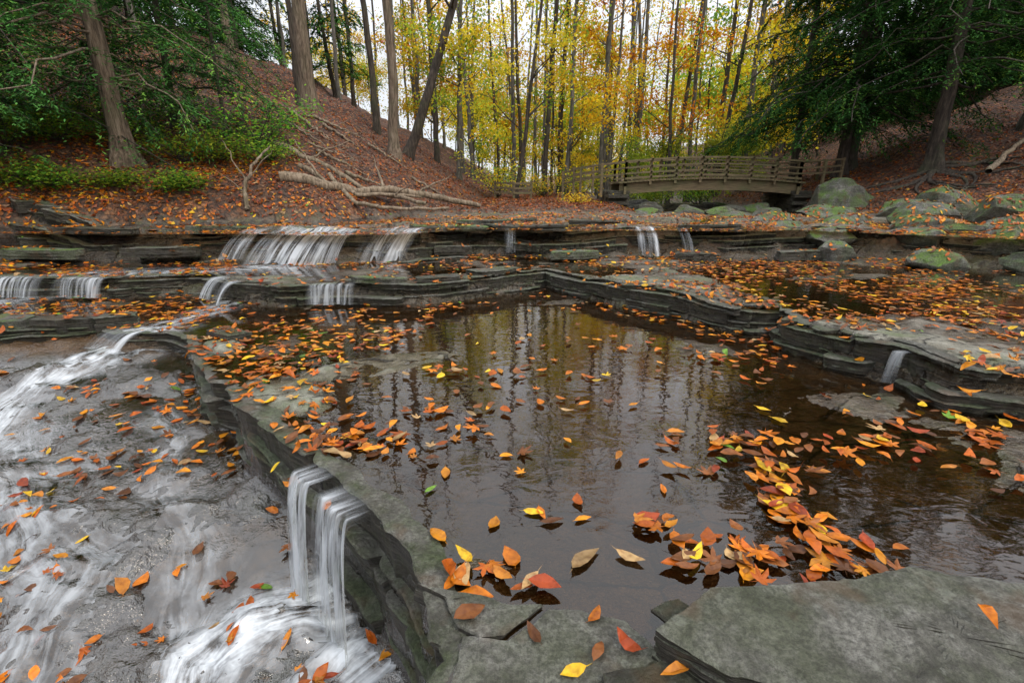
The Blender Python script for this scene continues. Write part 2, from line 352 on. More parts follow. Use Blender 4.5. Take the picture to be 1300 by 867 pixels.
# ------------------------------------------------------------ ground sheet
NX=1101
xs=.8*np.sinh(np.linspace(-1,1,NX)*math.asinh(400/.8))
ys=np.concatenate([np.linspace(-60,-3,12,endpoint=False),np.linspace(-3,.45,50,endpoint=False),np.geomspace(.45,400,930)])
NY=len(ys)
X,Y=np.meshgrid(xs,ys); D=terrain(X,Y,True); Z=D['z']
V=np.stack([X.ravel(),Y.ravel(),Z],1)
i=np.arange(NY-1)[:,None]*NX; j=np.arange(NX-1)[None,:]
F=np.stack([i+j,i+j+1,i+NX+j+1,i+NX+j],-1).reshape(-1,4)
Wl=water(X.ravel(),Y.ravel(),D)
wet=1-sstep(.004,.022,Z-Wl); wet=np.where(D['sA']<0,1-.1*sstep(.03,.07,Z-Wl),wet)
wet=np.maximum(wet,.75*((D['sC']>-.3)&(D['sC']<.5)))
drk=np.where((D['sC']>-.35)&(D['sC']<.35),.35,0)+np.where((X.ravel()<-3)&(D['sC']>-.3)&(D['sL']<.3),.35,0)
dryc=np.where(D['sA']>0,sstep(.3,.6,D['dry']),0)+.4*((D['sB']>0)&(D['sB']<.4)&(D['sC']<-.3))
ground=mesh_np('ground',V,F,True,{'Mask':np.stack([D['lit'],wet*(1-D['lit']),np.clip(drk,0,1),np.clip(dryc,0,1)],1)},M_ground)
print('ground',time.time()-T0)
# ------------------------------------------------------------ shale ledge fronts (thin broken beds along each step)
solids=[]
def ledge(name,PP,i0,i1,n,inset,amp,out0,seed,mat,bl=(.14,.5),inpull=.2,zmin=-9.,wav=.35,thin=.5,rgh=.035):
    P=np.array(PP[i0:i1],float); seg=np.hypot(*np.diff(P,axis=0).T); cum=np.concatenate([[0],np.cumsum(seg)])
    s=np.arange(0,cum[-1],.012); q=np.stack([np.interp(s,cum,P[:,0]),np.interp(s,cum,P[:,1])],1)
    p=q.copy()
    for _ in range(3):
        a,b_=warp(p[:,0],p[:,1]); p=q-np.stack([a,b_],1)
    def sm(a,k): 
        w=np.ones(k)/k; return np.convolve(np.pad(a,(k//2,k//2),'edge'),w,'valid')[:len(a)]
    ps=np.stack([sm(p[:,0],19),sm(p[:,1],19)],1); t=np.gradient(ps,axis=0); t/=np.linalg.norm(t,axis=1)[:,None]+1e-9
    nr=np.stack([t[:,1],-t[:,0]],1); test=sdpoly(*(q+nr*.03).T,PP); 
    if (test>0).mean()>.5: nr=-nr
    pin=p-nr*(inset*n+inpull); zt=np.maximum(sm(terrain(pin[:,0],pin[:,1]),21),zmin)
    po=p+nr*(.16+out0); zb=sm(terrain(po[:,0],po[:,1]),21)
    m=len(s); A=Acc()
    fr=np.cumsum(np.random.default_rng(seed).uniform(1-thin,1+thin,n)); fr=np.concatenate([[0],fr/fr[-1]])
    for i in range(n):
        r2=np.random.default_rng(seed*50+i)
        cuts=np.cumsum(r2.uniform(0,1,int(cum[-1]/bl[0])+40)**2*(bl[1]-bl[0])*1.4+bl[0]); idb=np.searchsorted(cuts,s)
        ro=r2.random(len(cuts)+2)**1.4; rz=r2.normal(size=len(cuts)+2)
        c0=np.concatenate([[0],cuts])[idb]; c1=cuts[np.minimum(idb,len(cuts)-1)]; pin_=(s-c0)/(c1-c0+1e-6)
        slope=(r2.random(len(cuts)+2)-.5)[idb]*(pin_-.5)*amp*1.5
        chip=-amp*.5*np.exp(-np.minimum(s-c0,c1-s)/.02)*(r2.random(len(cuts)+2)[idb])
        miss=(r2.random(len(cuts)+2)[idb]<.16)*(-amp*1.2)*(i<n-1)
        off=out0-i*inset+(ro[idb]-.5)*amp+slope+chip+miss+(fbm(s*26,s*0+i*3,seed,4)-.5)*amp*wav+(fbm(s*7,s*0+i*5,seed+5,2)-.5)*amp*wav
        H=zt-zb; th=H*(fr[i+1]-fr[i])
        jz=(rz[idb]*.10*th)*(i<n-1)+(np.minimum(rz[idb],.5)*.004)*(i==n-1)
        ztop=zb+H*fr[i+1]+jz+(fbm(s*7,s*0+i,seed+2,3)-.5)*.006
        zbot=zb+H*fr[i]-.03-(.12 if i==0 else 0)
        rows=[(off-.10-inset-amp*.8,ztop-.014),(off-.035,ztop),(off-.006,ztop-.001),(off,ztop-.006)]
        for k in range(1,8):
            rows.append((off-.010+(fbm(s*14,s*0+k*.8+i*7,seed+4,5)-.5)*rgh-.002*k,ztop*(1-k/8)+zbot*k/8))
        rows.append((off-.02,zbot))
        V=np.concatenate([np.stack([p[:,0]+nr[:,0]*o,p[:,1]+nr[:,1]*o,z],1) for o,z in rows])
        a=np.arange(len(rows)-1)[:,None]*m; c=np.arange(m-1)[None,:]
        A.add(V,np.stack([a+c,a+m+c,a+m+c+1,a+c+1],-1).reshape(-1,4))
    o=A.build(name,mat,True); o.data.set_sharp_from_angle(angle=math.radians(14)); solids.append(o); return o
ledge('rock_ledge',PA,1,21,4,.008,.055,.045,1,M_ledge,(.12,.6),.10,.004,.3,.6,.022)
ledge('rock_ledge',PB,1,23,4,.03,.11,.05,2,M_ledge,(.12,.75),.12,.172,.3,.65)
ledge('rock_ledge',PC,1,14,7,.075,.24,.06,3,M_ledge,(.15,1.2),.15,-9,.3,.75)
# ------------------------------------------------------------ water
F1=[(-2.6,3.35),(-2.72,3.2),(-2.9,2.95),(-2.95,2.6),(-2.75,2.2),(-2.9,1.8),(-3.2,1.2)]
F2=[(-.68,1.40),(-.88,1.34),(-1.0,1.22),(-1.02,1.0),(-1.1,.6)]
F3=[(-.52,1.22),(-.62,1.12),(-.72,1.0),(-.75,.6)]
F5=[(-2.3,5.4),(-2.5,5.1),(-3.4,4.8),(-4.2,4.7),(-4.6,4.3)]
F6=[(-2.6,4.5),(-2.45,4.2),(-2.55,3.7),(-2.68,3.3)]
F7=[(-2.6,2.2),(-2.2,1.8),(-1.7,1.5),(-1.5,.8)]
F8=[(-2.0,2.5),(-1.6,1.9),(-1.2,1.5),(-1.1,1.2)]
xw=xs[(xs>-7.5)&(xs<9)][::2]; yw=ys[(ys>-2.9)&(ys<8.6)]; yw=np.concatenate([yw[:40:2],yw[40::2]])
XW,YW=np.meshgrid(xw,yw); DW=terrain(XW,YW,True); wl=water(XW.ravel(),YW.ravel(),DW)
x_,y_=XW.ravel(),YW.ravel()
best=np.zeros(len(x_)); ac=x_.copy()*.5+y_*.35; al=y_.copy()*.5-x_*.4
wob=.12*(fbm(x_*2.2,y_*2.2,14,3)-.5)
for Pf,wd,k,lo in((F1,.16,.75,0),(F2,.13,.95,1),(F3,.10,.9,1),(F5,.2,.45,0),(F6,.09,.6,0),(F7,.24,.32,1),(F8,.12,.26,1)):
    d,a,l=flowcoord(x_+wob*2,y_+wob,Pf); f=k*np.exp(-(d/wd)**2)
    if lo: f=f*(DW['sA']<-.01)
    mm=f>best; best=np.where(mm,f,best); ac=np.where(f>.03,np.where(mm,a,ac),ac); al=np.where(f>.03,np.where(mm,l,al),al)
wlf=np.where((DW['sA']<-.05)&(best>.10),np.maximum(wl,DW['z']+.012*sstep(.10,.35,best)-.004),wl)
lvl=np.where(DW['sC']>0,3,np.where(DW['sB']>0,2,np.where(DW['sA']>0,1,0)))
n1=len(xw); i=np.arange(len(yw)-1)[:,None]*n1; j=np.arange(n1-1)[None,:]
FW=np.stack([i+j,i+j+1,i+n1+j+1,i+n1+j],-1).reshape(-1,4)
ok=(lvl[FW].max(1)==lvl[FW].min(1))&((wlf-DW['z'])[FW].max(1)>-.002)&(DW['sL'][FW].max(1)<.05)&(DW['sR'][FW].max(1)<.05)
FW=FW[ok]; used=np.unique(FW); rm=np.full(len(x_),-1); rm[used]=np.arange(len(used))
mesh_np('creek_water',np.stack([x_,y_,wlf],1)[used],rm[FW],True,None,M_water,None,{'Flow':np.stack([ac,al,best],1)[used]})
def fall(p0,p1,out,zt,zb,od,strength=1.,drape=True,shift=.06,n=50,mv=26):
    p0=np.array(p0,float);p1=np.array(p1,float);out=np.array(out,float);out/=np.linalg.norm(out)
    p0=p0+out*shift; p1=p1+out*shift
    u=np.linspace(0,1,n);v=np.linspace(-.25,1,mv); U,Vv=np.meshgrid(u,v); U=U.ravel();Vv=Vv.ravel()
    jag=(fbm(U*6+p0[0]*3,U*0+p0[1],3,3)-.5)
    vp=np.maximum(Vv,0)
    P=p0[None]+(p1-p0)[None]*U[:,None]+out[None]*((od*vp**.8+np.minimum(Vv,0)*.45)*(1+.5*jag))[:,None]
    P=P+out[None]*(.04*jag)[:,None]
    z=zt+.012-(zt-zb)*vp**1.7
    if drape: z=np.maximum(z,terrain(P[:,0],P[:,1])+.03)
    L=np.linalg.norm(p1-p0)
    gap=sstep(.30,.5,fbm(U*L*7+p0[1]*9,U*0+p0[0]*5,6,2))
    edge=np.minimum(1,np.minimum(U,1-U)*6)*sstep(-.25,.1,Vv)*strength*np.where(Vv>.9,.8,1)*(.25+.75*gap)
    i=np.arange(mv-1)[:,None]*n; j=np.arange(n-1)[None,:]
    Fq=np.stack([i+j,i+j+1,i+n+j+1,i+n+j],-1).reshape(-1,4)
    return np.stack([P[:,0],P[:,1],z],1),Fq,np.stack([U*L+p0[0]*7,Vv*abs(zt-zb)*2+p0[1],edge],1)
falls=[((-.74,1.56),(-.64,1.46),(-.75,-.6),.008,-.5,.07,1.2,False),((-.60,1.42),(-.43,1.25),(-.75,-.6),.008,-.52,.06,1.0,False),
 ((-2.85,3.36),(-2.55,3.3),(-.5,-1),0,-.14,.22,1.2,True),((-5.2,4.5),(-4.3,4.5),(0,-1),.17,0,.14,.8,True),((-4.2,4.48),(-3.7,4.45),(0,-1),.17,0,.12,.8,True),
 ((-2.75,4.55),(-2.35,4.2),(-.7,-1),.17,0,.16,.9,True),((-1.75,4.14),(-1.35,4.2),(0,-1),.17,0,.10,.6,True),
 ((-2.75,6.0),(-1.75,5.85),(-.25,-1),.48,.16,.6,1.2,True),((-1.55,6.0),(-1.0,6.1),(-.3,-1),.48,.16,.65,1.,True),((-3.15,5.95),(-2.85,5.95),(-.2,-1),.48,.2,.5,.6,True),
 ((1.52,6.25),(1.78,6.25),(0,-1),.48,.17,.4,1.1,True),((2.0,6.15),(2.12,6.15),(0,-1),.48,.2,.4,.7,True),((-.1,6.35),(.05,6.35),(0,-1),.48,.2,.4,.5,True),((2.03,2.38),(2.07,2.33),(-1,-.2),.17,0,.03,.5,False)]
VV=[];FF=[];LL=[];n0=0
for f in falls:
    v,q,l=fall(*f); VV.append(v);FF.append(q+n0);LL.append(l);n0+=len(v)
mesh_np('waterfall',np.vstack(VV),np.vstack(FF),True,None,M_fall,None,{'Flow':np.vstack(LL)})
# ------------------------------------------------------------ slabs / boulders
def slab(name,P,zt,th,mat,seed=0,tilt=(0,0),rough=.03,topn=.012,N=120,lay=7):
    P=np.array(P,float); c=P.mean(0)
    seg=np.roll(P,-1,0)-P; L=np.hypot(*seg.T); cum=np.concatenate([[0],np.cumsum(L)]); s=np.linspace(0,cum[-1],N,endpoint=False)
    k=np.searchsorted(cum,s,side='right')-1; t=(s-cum[k])/L[k]; O=P[k]+seg[k]*t[:,None]
    nrm=O-c; nrm/=np.linalg.norm(nrm,axis=1)[:,None]
    O=O+nrm*((fbm(O[:,0]*12,O[:,1]*12,seed,5)-.5)*rough*2.6)[:,None]
    V=[]; R=20
    def top(x,y): return zt+tilt[0]*(x-c[0])+tilt[1]*(y-c[1])+(fbm(x*3,y*3,seed+1,5)-.5)*topn*2+np.floor(fbm(x*2.6,y*2.6,seed+3,4)*9)/9*topn*2.2
    for r in range(1,R+1):
        q=c+(O-c)*(r/R); z=top(q[:,0],q[:,1])-(0 if r<R else .004); V.append(np.stack([q[:,0],q[:,1],z],1))
    zz=V[-1][:,2]
    for l in range(1,lay+1):
        f=l/lay; off=((fbm(O[:,0]*9+l*5,O[:,1]*9,seed+l,4)-.5)*rough*2.2+(_T[1][seed%256,l]-.5)*rough*1.2)
        q=O+nrm*off[:,None]
        V.append(np.stack([q[:,0],q[:,1],zz-th*(f-1/lay*.98)],1)); V.append(np.stack([q[:,0],q[:,1],zz-th*f],1))
    n=len(V); V=np.vstack(V+[np.array([[c[0],c[1],top(c[0:1],c[1:2])[0]]])])
    i=np.arange(n-1)[:,None]*N; j=np.arange(N)[None,:]; j2=(j+1)%N
    Fq=np.stack([i+j,i+N+j,i+N+j2,i+j2],-1).reshape(-1,4)
    jj=np.arange(N); cf=np.stack([np.full(N,len(V)-1),jj,(jj+1)%N,(jj+1)%N],1)
    me=bpy.data.meshes.new(name); me.from_pydata(V.tolist(),[],Fq.tolist()+[(a,b_,c_) for a,b_,c_,_ in cf.tolist()])
    me.materials.append(mat); me.polygons.foreach_set('use_smooth',[True]*len(me.polygons)); me.set_sharp_from_angle(angle=math.radians(38))
    ob=bpy.data.objects.new(name,me); scene.collection.objects.link(ob); solids.append(ob); return ob
def quadpoly(c,a,b_,ro,j=.22):
    k=[(-1,-1),(.1,-1.05),(1,-1),(1.05,.2),(1,1),(-.2,1.05),(-1,1)]
    p=np.array([(x*a*(1+rng.uniform(-j,j)),y*b_*(1+rng.uniform(-j,j))) for x,y in k])
    return p@np.array([[math.cos(ro),math.sin(ro)],[-math.sin(ro),math.cos(ro)]])+np.array(c)
import bmesh
def boulder(name,c,r,mat,seed,cuts=9,rot=0.):
    r2=np.random.default_rng(seed); bm=bmesh.new(); bmesh.ops.create_icosphere(bm,subdivisions=5,radius=1.)
    co=np.array([v.co[:] for v in bm.verts]); 
    for k in range(cuts):
        n=r2.normal(size=3); n[2]*=1.1; n/=np.linalg.norm(n); d=r2.uniform(.5,.82); h=co@n; co=co-np.maximum(h-d,0)[:,None]*n*.93
    f=fbm(co[:,0]*2.2+seed,co[:,1]*2.2+co[:,2]*1.7,seed,5)-.5; co=co*(1+.22*f)[:,None]
    co[:,2]+=.03*np.sin(co[:,2]*14+f*6)
    co=co*np.array(r); cs,sn=math.cos(rot),math.sin(rot); co=np.stack([co[:,0]*cs-co[:,1]*sn,co[:,0]*sn+co[:,1]*cs,co[:,2]],1)+np.array(c)
    for v,q in zip(bm.verts,co): v.co=q
    me=bpy.data.meshes.new(name); bm.to_mesh(me); bm.free(); me.materials.append(mat); me.polygons.foreach_set('use_smooth',[True]*len(me.polygons)); me.set_sharp_from_angle(angle=math.radians(30))
    ob=bpy.data.objects.new(name,me); scene.collection.objects.link(ob); solids.append(ob); return ob
slab('rock_slab',[(.31,.79),(.39,.84),(.47,.895),(.60,.90),(.78,.925),(.97,.95),(1.10,.93),(1.16,.90),(1.35,.89),(1.7,.82),(1.9,.55),(1.5,.42),(.95,.5),(.70,.60),(.58,.66),(.42,.695)],.095,.085,M_slab,3,(.0,.03),.016,.014,400,6)
slab('rock_slab',[(.2,.74),(.33,.78),(.42,.68),(.6,.62),(1.0,.45),(1.2,.2),(.5,.2),(.25,.5)],.03,.05,M_dark,5,(0,0),.02,.004)
slab('rock_slab',[(-.25,1.0),(-.10,.965),(.0,.935),(.08,.94),(.04,.90),(-.02,.848),(-.08,.85),(-.125,.87),(-.17,.955)],.010,.06,M_slab,6,(-.02,.0),.010,.008,240,3)
slab('rock_slab',[(.09,.935),(.17,.925),(.27,.89),(.34,.80),(.30,.70),(.45,.6),(.2,.4),(-.08,.45),(-.13,.72),(-.115,.855),(-.01,.838),(.045,.885)],.008,.06,M_slab,8,(.03,.0),.012,.009,280,3)
slab('rock_slab',[(.34,.93),(.42,.96),(.46,.92),(.40,.87)],.005,.04,M_dark,9,(0,0),.012,.004)
# right-hand mossy rocks
R2=np.random.default_rng(5)
for k,(cx,cy,zt,a,b_,h) in enumerate([(4.0,6.05,.50,.42,.25,.2),(4.75,5.75,.52,.5,.3,.22),(5.5,5.4,.52,.5,.3,.26),(6.2,5.0,.50,.45,.3,.26),(6.9,4.8,.54,.5,.3,.3),(5.3,6.1,.60,.6,.3,.22),(6.1,5.8,.64,.55,.32,.26),(6.9,5.6,.70,.6,.35,.3),
   (7.7,5.6,.80,.6,.4,.34),(4.5,6.7,.56,.5,.25,.14),(5.6,6.9,.68,.65,.3,.22),(6.6,6.7,.78,.6,.35,.26),(7.4,6.8,.88,.6,.35,.3),(3.6,6.6,.52,.4,.2,.12),(3.9,7.5,.56,.5,.25,.14),(5.0,7.8,.63,.55,.3,.18),(6.2,8.0,.74,.5,.3,.24),(7.0,8.1,.86,.5,.3,.28),
   (4.5,5.1,.34,.35,.2,.18),(5.2,4.75,.35,.38,.22,.2),(5.9,4.35,.36,.4,.22,.2),(3.7,5.6,.33,.3,.18,.14)]):
    boulder('mossy_rock',(cx,cy,zt-h*.62),(a,b_,h),M_moss,200+k,11,R2.uniform(-.5,.5))
boulder('mossy_boulder',(6.35,9.75,.68),(.75,.5,.42),M_moss,301,10,.1)
boulder('mossy_boulder',(5.6,9.3,.48),(.4,.3,.2),M_moss,302,9,.6)
for k,(cx,cy,a,h) in enumerate([(2.6,9.6,.35,.14),(3.3,9.3,.3,.14),(4.0,9.5,.4,.15),(4.7,9.2,.35,.16),(3.6,10.2,.4,.16),(4.5,10.3,.4,.18),(5.1,9.9,.35,.18),(2.9,8.8,.35,.1),(3.9,8.8,.4,.12),(2.9,10.7,.35,.2),(5.3,10.8,.4,.22),(3.9,11.5,.5,.2),(4.8,12.2,.5,.2),(3.2,12.5,.5,.2)]):
    boulder('creek_boulder',(cx,cy,.44),(a,a*.6,h),(M_moss,M_dark)[k%2],400+k,9,R2.uniform(-.6,.6))
for k,(c,a,b_,ro,zt,th) in enumerate([((-3.3,3.48),.2,.1,.1,.055,.14),((-2.95,3.5),.11,.08,.5,.06,.14),((-3.75,3.5),.18,.1,-.1,.05,.14),((-4.2,3.6),.22,.1,.1,.055,.14),((-1.95,3.2),.14,.07,-.6,.035,.06),
    ((-1.2,4.3),.22,.09,.1,.20,.05),((-.7,4.4),.2,.09,.3,.195,.05),((-.2,4.75),.25,.1,.7,.20,.05),((-.8,6.35),.45,.16,.1,.49,.06),((.2,6.3),.5,.16,-.1,.51,.07),((2.5,6.3),.4,.16,.05,.51,.07),((-.2,6.9),.5,.18,.1,.53,.06),((1.2,6.9),.4,.15,0,.53,.06),
    ((-.75,5.95),.2,.1,.4,.28,.1),((.7,5.65),.25,.1,.1,.26,.08),((2.1,5.55),.22,.09,-.2,.25,.08),((3.3,5.6),.3,.1,.2,.27,.1),((-3.6,6.1),.4,.12,.1,.5,.06),((-4.9,5.9),.5,.14,.0,.5,.07),((-3.9,5.45),.35,.09,.1,.33,.1),((-5.2,5.4),.4,.1,0,.31,.1)]):
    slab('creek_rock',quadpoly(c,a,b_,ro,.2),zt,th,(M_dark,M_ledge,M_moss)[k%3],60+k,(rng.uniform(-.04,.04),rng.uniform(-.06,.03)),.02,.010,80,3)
bv=[];bf=[];n0=0
for o in solids:
    bv+=[tuple(v.co) for v in o.data.vertices]; bf+=[tuple(x+n0 for x in p.vertices) for p in o.data.polygons]; n0=len(bv)
BV=BVHTree.FromPolygons(bv,bf)
# ------------------------------------------------------------ fallen leaves
PAL=np.array([(.62,.18,.008),(.48,.11,.007),(.70,.27,.010),(.78,.48,.02),(.25,.085,.02),(.14,.052,.016),(.44,.28,.12),(.34,.055,.012),(.54,.20,.02),(.14,.28,.03)])
PW=np.array([.20,.17,.12,.06,.15,.12,.05,.05,.08,.01]); PW/=PW.sum()
def oval():
    t=np.array([0,.18,.42,.68,.88,1.]); w=np.array([.0,.17,.25,.20,.09,0])
    V=[(0,-.5,0)]; 
    for k in range(1,5): V+=[(-w[k],t[k]-.5,0),(0,t[k]-.5,0),(w[k],t[k]-.5,0)]
    V.append((0,.5,0)); V+=[(-.012,-.5,0),(.012,-.5,0),(.0,-.72,0)]
    F=[(0,2,1),(0,3,2)]
    for k in range(3):
        a=1+3*k; F+=[(a,a+1,a+4),(a,a+4,a+3),(a+1,a+2,a+5),(a+1,a+5,a+4)]
    F+=[(10,11,13),(11,12,13),(14,16,15)]
    return np.array(V,float),np.array(F)
def maple():
    seq=[(-90,.10),(-40,.22),(-12,.36),(8,.2),(22,.34),(38,.52),(52,.33),(64,.19),(76,.38),(90,.58),(104,.38),(116,.19),(128,.33),(142,.52),(158,.34),(172,.2),(192,.36),(220,.22)]
    V=[(0,0,0)]+[(math.cos(math.radians(a))*q,math.sin(math.radians(a))*q,0) for a,q in seq]
    n=len(seq); F=[(0,1+k,1+(k+1)%n) for k in range(n)]
    V+=[(-.012,-.08,0),(.012,-.08,0),(0,-.5,0)]; F.append((n+1,n+3,n+2))
    return np.array(V),np.array(F)
def diamond():
    return np.array([(0,-.5,0),(.25,-.05,0),(0,.5,0),(-.25,-.05,0)],float),np.array([(0,1,2),(0,2,3)])
LV=Acc()
def scatter(tpl,x,y,size,lift=.004,tilt=.15,liftr=.01,curl=.4,pal=None,pw=None,ray=True):
    T,Ft=tpl; n=len(x)
    if n==0: return
    d=terrain(x,y,True); w=water(x,y,d); inw=(w>d['z'])&(d['sL']<0)&(d['sR']<0)
    e=.04
    gx=(terrain(x+e,y)-terrain(x-e,y))/(2*e); gy=(terrain(x,y+e)-terrain(x,y-e))/(2*e)
    gx=np.where(inw,0,np.clip(gx,-.9,.9)); gy=np.where(inw,0,np.clip(gy,-.9,.9))
    z=np.where(inw,w,d['z'])
    if ray:
        for k in range(n):
            h=BV.ray_cast(Vector((x[k],y[k],3.)),Vector((0,0,-1)))
            if h[0] is not None and h[0].z>z[k]:
                z[k]=h[0].z; nn=h[1]; nn=nn if nn.z>0 else -nn
                q=max(nn.z,.5); gx[k]=-nn.x/q; gy[k]=-nn.y/q; inw[k]=False
    z=z+lift+rng.random(n)*liftr
    tl=np.where(inw,.03,tilt)
    Nn=np.stack([-gx+rng.normal(size=n)*tl,-gy+rng.normal(size=n)*tl,np.ones(n)],1); Nn/=np.linalg.norm(Nn,axis=1)[:,None]
    th=rng.random(n)*2*np.pi; A=np.stack([np.cos(th),np.sin(th),np.zeros(n)],1); A-=Nn*(A*Nn).sum(1)[:,None]; A/=np.linalg.norm(A,axis=1)[:,None]; B=np.cross(Nn,A)
    s=size[:,None]; asp=rng.uniform(.65,1.2,n)[:,None]
    c1=(rng.normal(size=n)*curl+curl*.7)[:,None]; c2=(rng.normal(size=n)*curl+curl*.4)[:,None]
    c1=np.where(inw[:,None],c1*.45,c1); c2=np.where(inw[:,None],c2*.45,c2)
    zz=c1*T[None,:,0]**2*2+c2*T[None,:,1]**2+ (rng.normal(size=n)*curl*.4)[:,None]*T[None,:,0]*T[None,:,1]+(rng.random((n,len(T)))-.5)*.05
    zz=zz-zz.min(1)[:,None]*.7
    bend=(rng.normal(size=n)*.45)[:,None]*T[None,:,1]**2
    jit=1+(rng.random((n,len(T)))-.5)*.22
    P=np.stack([x,y,z],1)[:,None,:]+((T[None,:,0]*jit+bend)*s*asp)[...,None]*A[:,None,:]+(T[None,:,1]*s)[...,None]*B[:,None,:]+(zz*s)[...,None]*Nn[:,None,:]
    pal=PAL if pal is None else pal; pw=PW if pw is None else pw
    c=pal[rng.choice(len(pal),n,p=pw)]*rng.uniform(.6,1.2,(n,1)); c=np.clip(c,0,.85)
    cc=np.repeat(c[:,None,:],len(T),1)*rng.uniform(.75,1.12,(n,len(T),1))
    F_=(Ft[None]+(np.arange(n)*len(T))[:,None,None]).reshape(-1,3)
    LV.add(P.reshape(-1,3),F_,np.clip(cc.reshape(-1,3),0,.9))
ov,mp,dm=oval(),maple(),diamond()
def density(x,y):
    d=terrain(x,y,True)
    n=fbm(x*2.2,y*2.2,13,4); cl=sstep(.44,.60,n)
    r=np.where(d['sA']<0,16+120*cl,4.)
    r=np.where((d['sA']>0)&(d['sB']<0),2+12*cl,r)
    r=np.where((d['sA']>0)&(d['sA']<.65)&(y>1.62)&(y<4.2)&(d['sB']<0),40+250*cl,r)
    r=np.where((d['sA']>0)&(d['sB']<0)&(x<-.6)&(y>2.9),60+220*cl,r)
    r=np.where((d['sA']>0)&(d['sB']<0)&(d['sB']>-.35),22+160*cl,r)
    r=np.where((d['sB']>0)&(d['sC']<0),30+270*cl,r)
    r=np.where((d['sB']>0)&(d['sB']<.25),60+230*cl,r)
    r=np.where((d['sC']>0),70+310*cl,r)
    r=np.where((x>-.62)&(x<1.1)&(y<1.15),3.,r)
    gate=blob(x,y,-.6,1.35,.4,.2,-.78); r=r*(1-.9*(gate>.4))
    st=blob(x,y,-.95,1.12,.4,.35); r=r*(1-.8*st)
    f1,_,_=flowcoord(x,y,F1); r=r*np.where(f1<.14,.2,1)
    return r
def uniform(x0,x1,y0,y1,rho):
    n=int((x1-x0)*(y1-y0)*rho); x=rng.uniform(x0,x1,n); y=rng.uniform(y0,y1,n)
    k=rng.random(n)<density(x,y)/rho; return x[k],y[k]
x,y=uniform(-5,4.5,.4,4.5,320); k=rng.random(len(x))<.8
sz=rng.uniform(.038,.08,len(x))
scatter(ov,x[k],y[k],sz[k]); scatter(mp,x[~k],y[~k],sz[~k]*1.1)
x,y=uniform(-7,8.5,4.5,8.6,400); scatter(ov,x,y,rng.uniform(.045,.08,len(x)))
def cluster(cx,cy,rx,ry,n,a=0,s=(.05,.09),pm=.15,l=.02):
    u=rng.standard_t(4,size=n)*rx*.65; v=rng.standard_t(4,size=n)*ry*.7; u=np.clip(u,-rx*2.5,rx*2.5); v=np.clip(v,-ry*2.5,ry*2.5); x=cx+u*math.cos(a)-v*math.sin(a); y=cy+u*math.sin(a)+v*math.cos(a)
    k=rng.random(n)<pm; z=rng.uniform(s[0],s[1],n); scatter(ov,x[~k],y[~k],z[~k],.004,.3,l,.65); scatter(mp,x[k],y[k],z[k]*1.1,.008,.2,l,.35)
cluster(.90,1.75,.2,.07,26); cluster(1.25,1.72,.3,.09,26); cluster(.93,1.50,.06,.16,30); cluster(.88,1.28,.06,.12,28); cluster(.72,1.10,.15,.045,28); cluster(.50,1.10,.06,.04,9)
cluster(.95,1.05,.13,.04,10); cluster(1.0,1.15,.12,.04,8); cluster(-.66,1.76,.14,.08,38,.3); cluster(-.42,1.6,.2,.08,6); cluster(-.35,2.0,.25,.10,14); cluster(-.14,1.03,.09,.04,7,0,(.055,.10)); cluster(.03,1.0,.07,.03,4,0,(.055,.09))
cluster(-.08,1.27,.25,.03,5); cluster(.42,1.25,.08,.04,6,0,(.06,.10),.6); cluster(.1,2.1,.3,.1,7); cluster(1.5,1.75,.4,.12,26); cluster(1.9,2.0,.3,.10,24); cluster(-.3,2.45,.3,.12,24)
cluster(.5,3.0,.5,.08,12); cluster(1.2,2.7,.2,.18,24); cluster(-1.4,2.6,.3,.08,44,-.8); cluster(1.75,1.45,.2,.1,6,0,(.05,.09)); cluster(-.62,1.10,.05,.04,8,0,(.05,.09),.5)
cluster(1.95,1.3,.12,.08,9); cluster(1.9,1.75,.06,.04,4,0,(.08,.1),.9)
for (a,b_,s_,ci) in [(.20,1.10,.12,6),(.33,1.10,.085,6),(-.15,1.02,.09,0),(-.09,.97,.09,0),(-.22,1.19,.075,2),(.0,1.10,.085,0),(.19,.80,.06,4),(.22,1.27,.06,2),(.07,1.30,.07,3),(.52,1.42,.055,0),(-.1,.90,.09,4),(.26,.82,.07,7),(.34,.74,.07,8),(-.24,1.52,.07,2),(-.28,1.42,.055,9),(.13,.76,.06,3),(.05,.85,.07,5),(.2,.9,.06,0)]:
    scatter(ov,np.array([a]),np.array([b_]),np.array([s_]),.006,.12,.004,.4,PAL[ci:ci+1],np.ones(1))
scatter(ov,np.array([1.0]),np.array([.80]),np.array([.06]),.004,.1,.002,.4,PAL[0:1],np.ones(1))
n=85000; r=rng.random(n)**.6*14; th=rng.uniform(-.2,np.pi+.2,n); x=r*np.cos(th)*1.1; y=3+r*np.sin(th)
d=terrain(x,y,True); k=(d['lit']>.35)&(rng.random(n)<.6+.4*d['lit'])&((d['sL']>-.3)|(d['sR']>-.3)|(d['far']>.2)); x,y=x[k],y[k]
hp=PAL*np.array([.66,.58,.75]); hw=np.array([.16,.2,.09,.015,.22,.17,.08,.05,.03,.0]); hw/=hw.sum()
scatter(dm,x,y,rng.uniform(.045,.085,len(x)),.006,.35,.02,.5,hp,hw,False)
LV.build('fallen_leaves',M_fallen,False)
print('leaves',time.time()-T0)
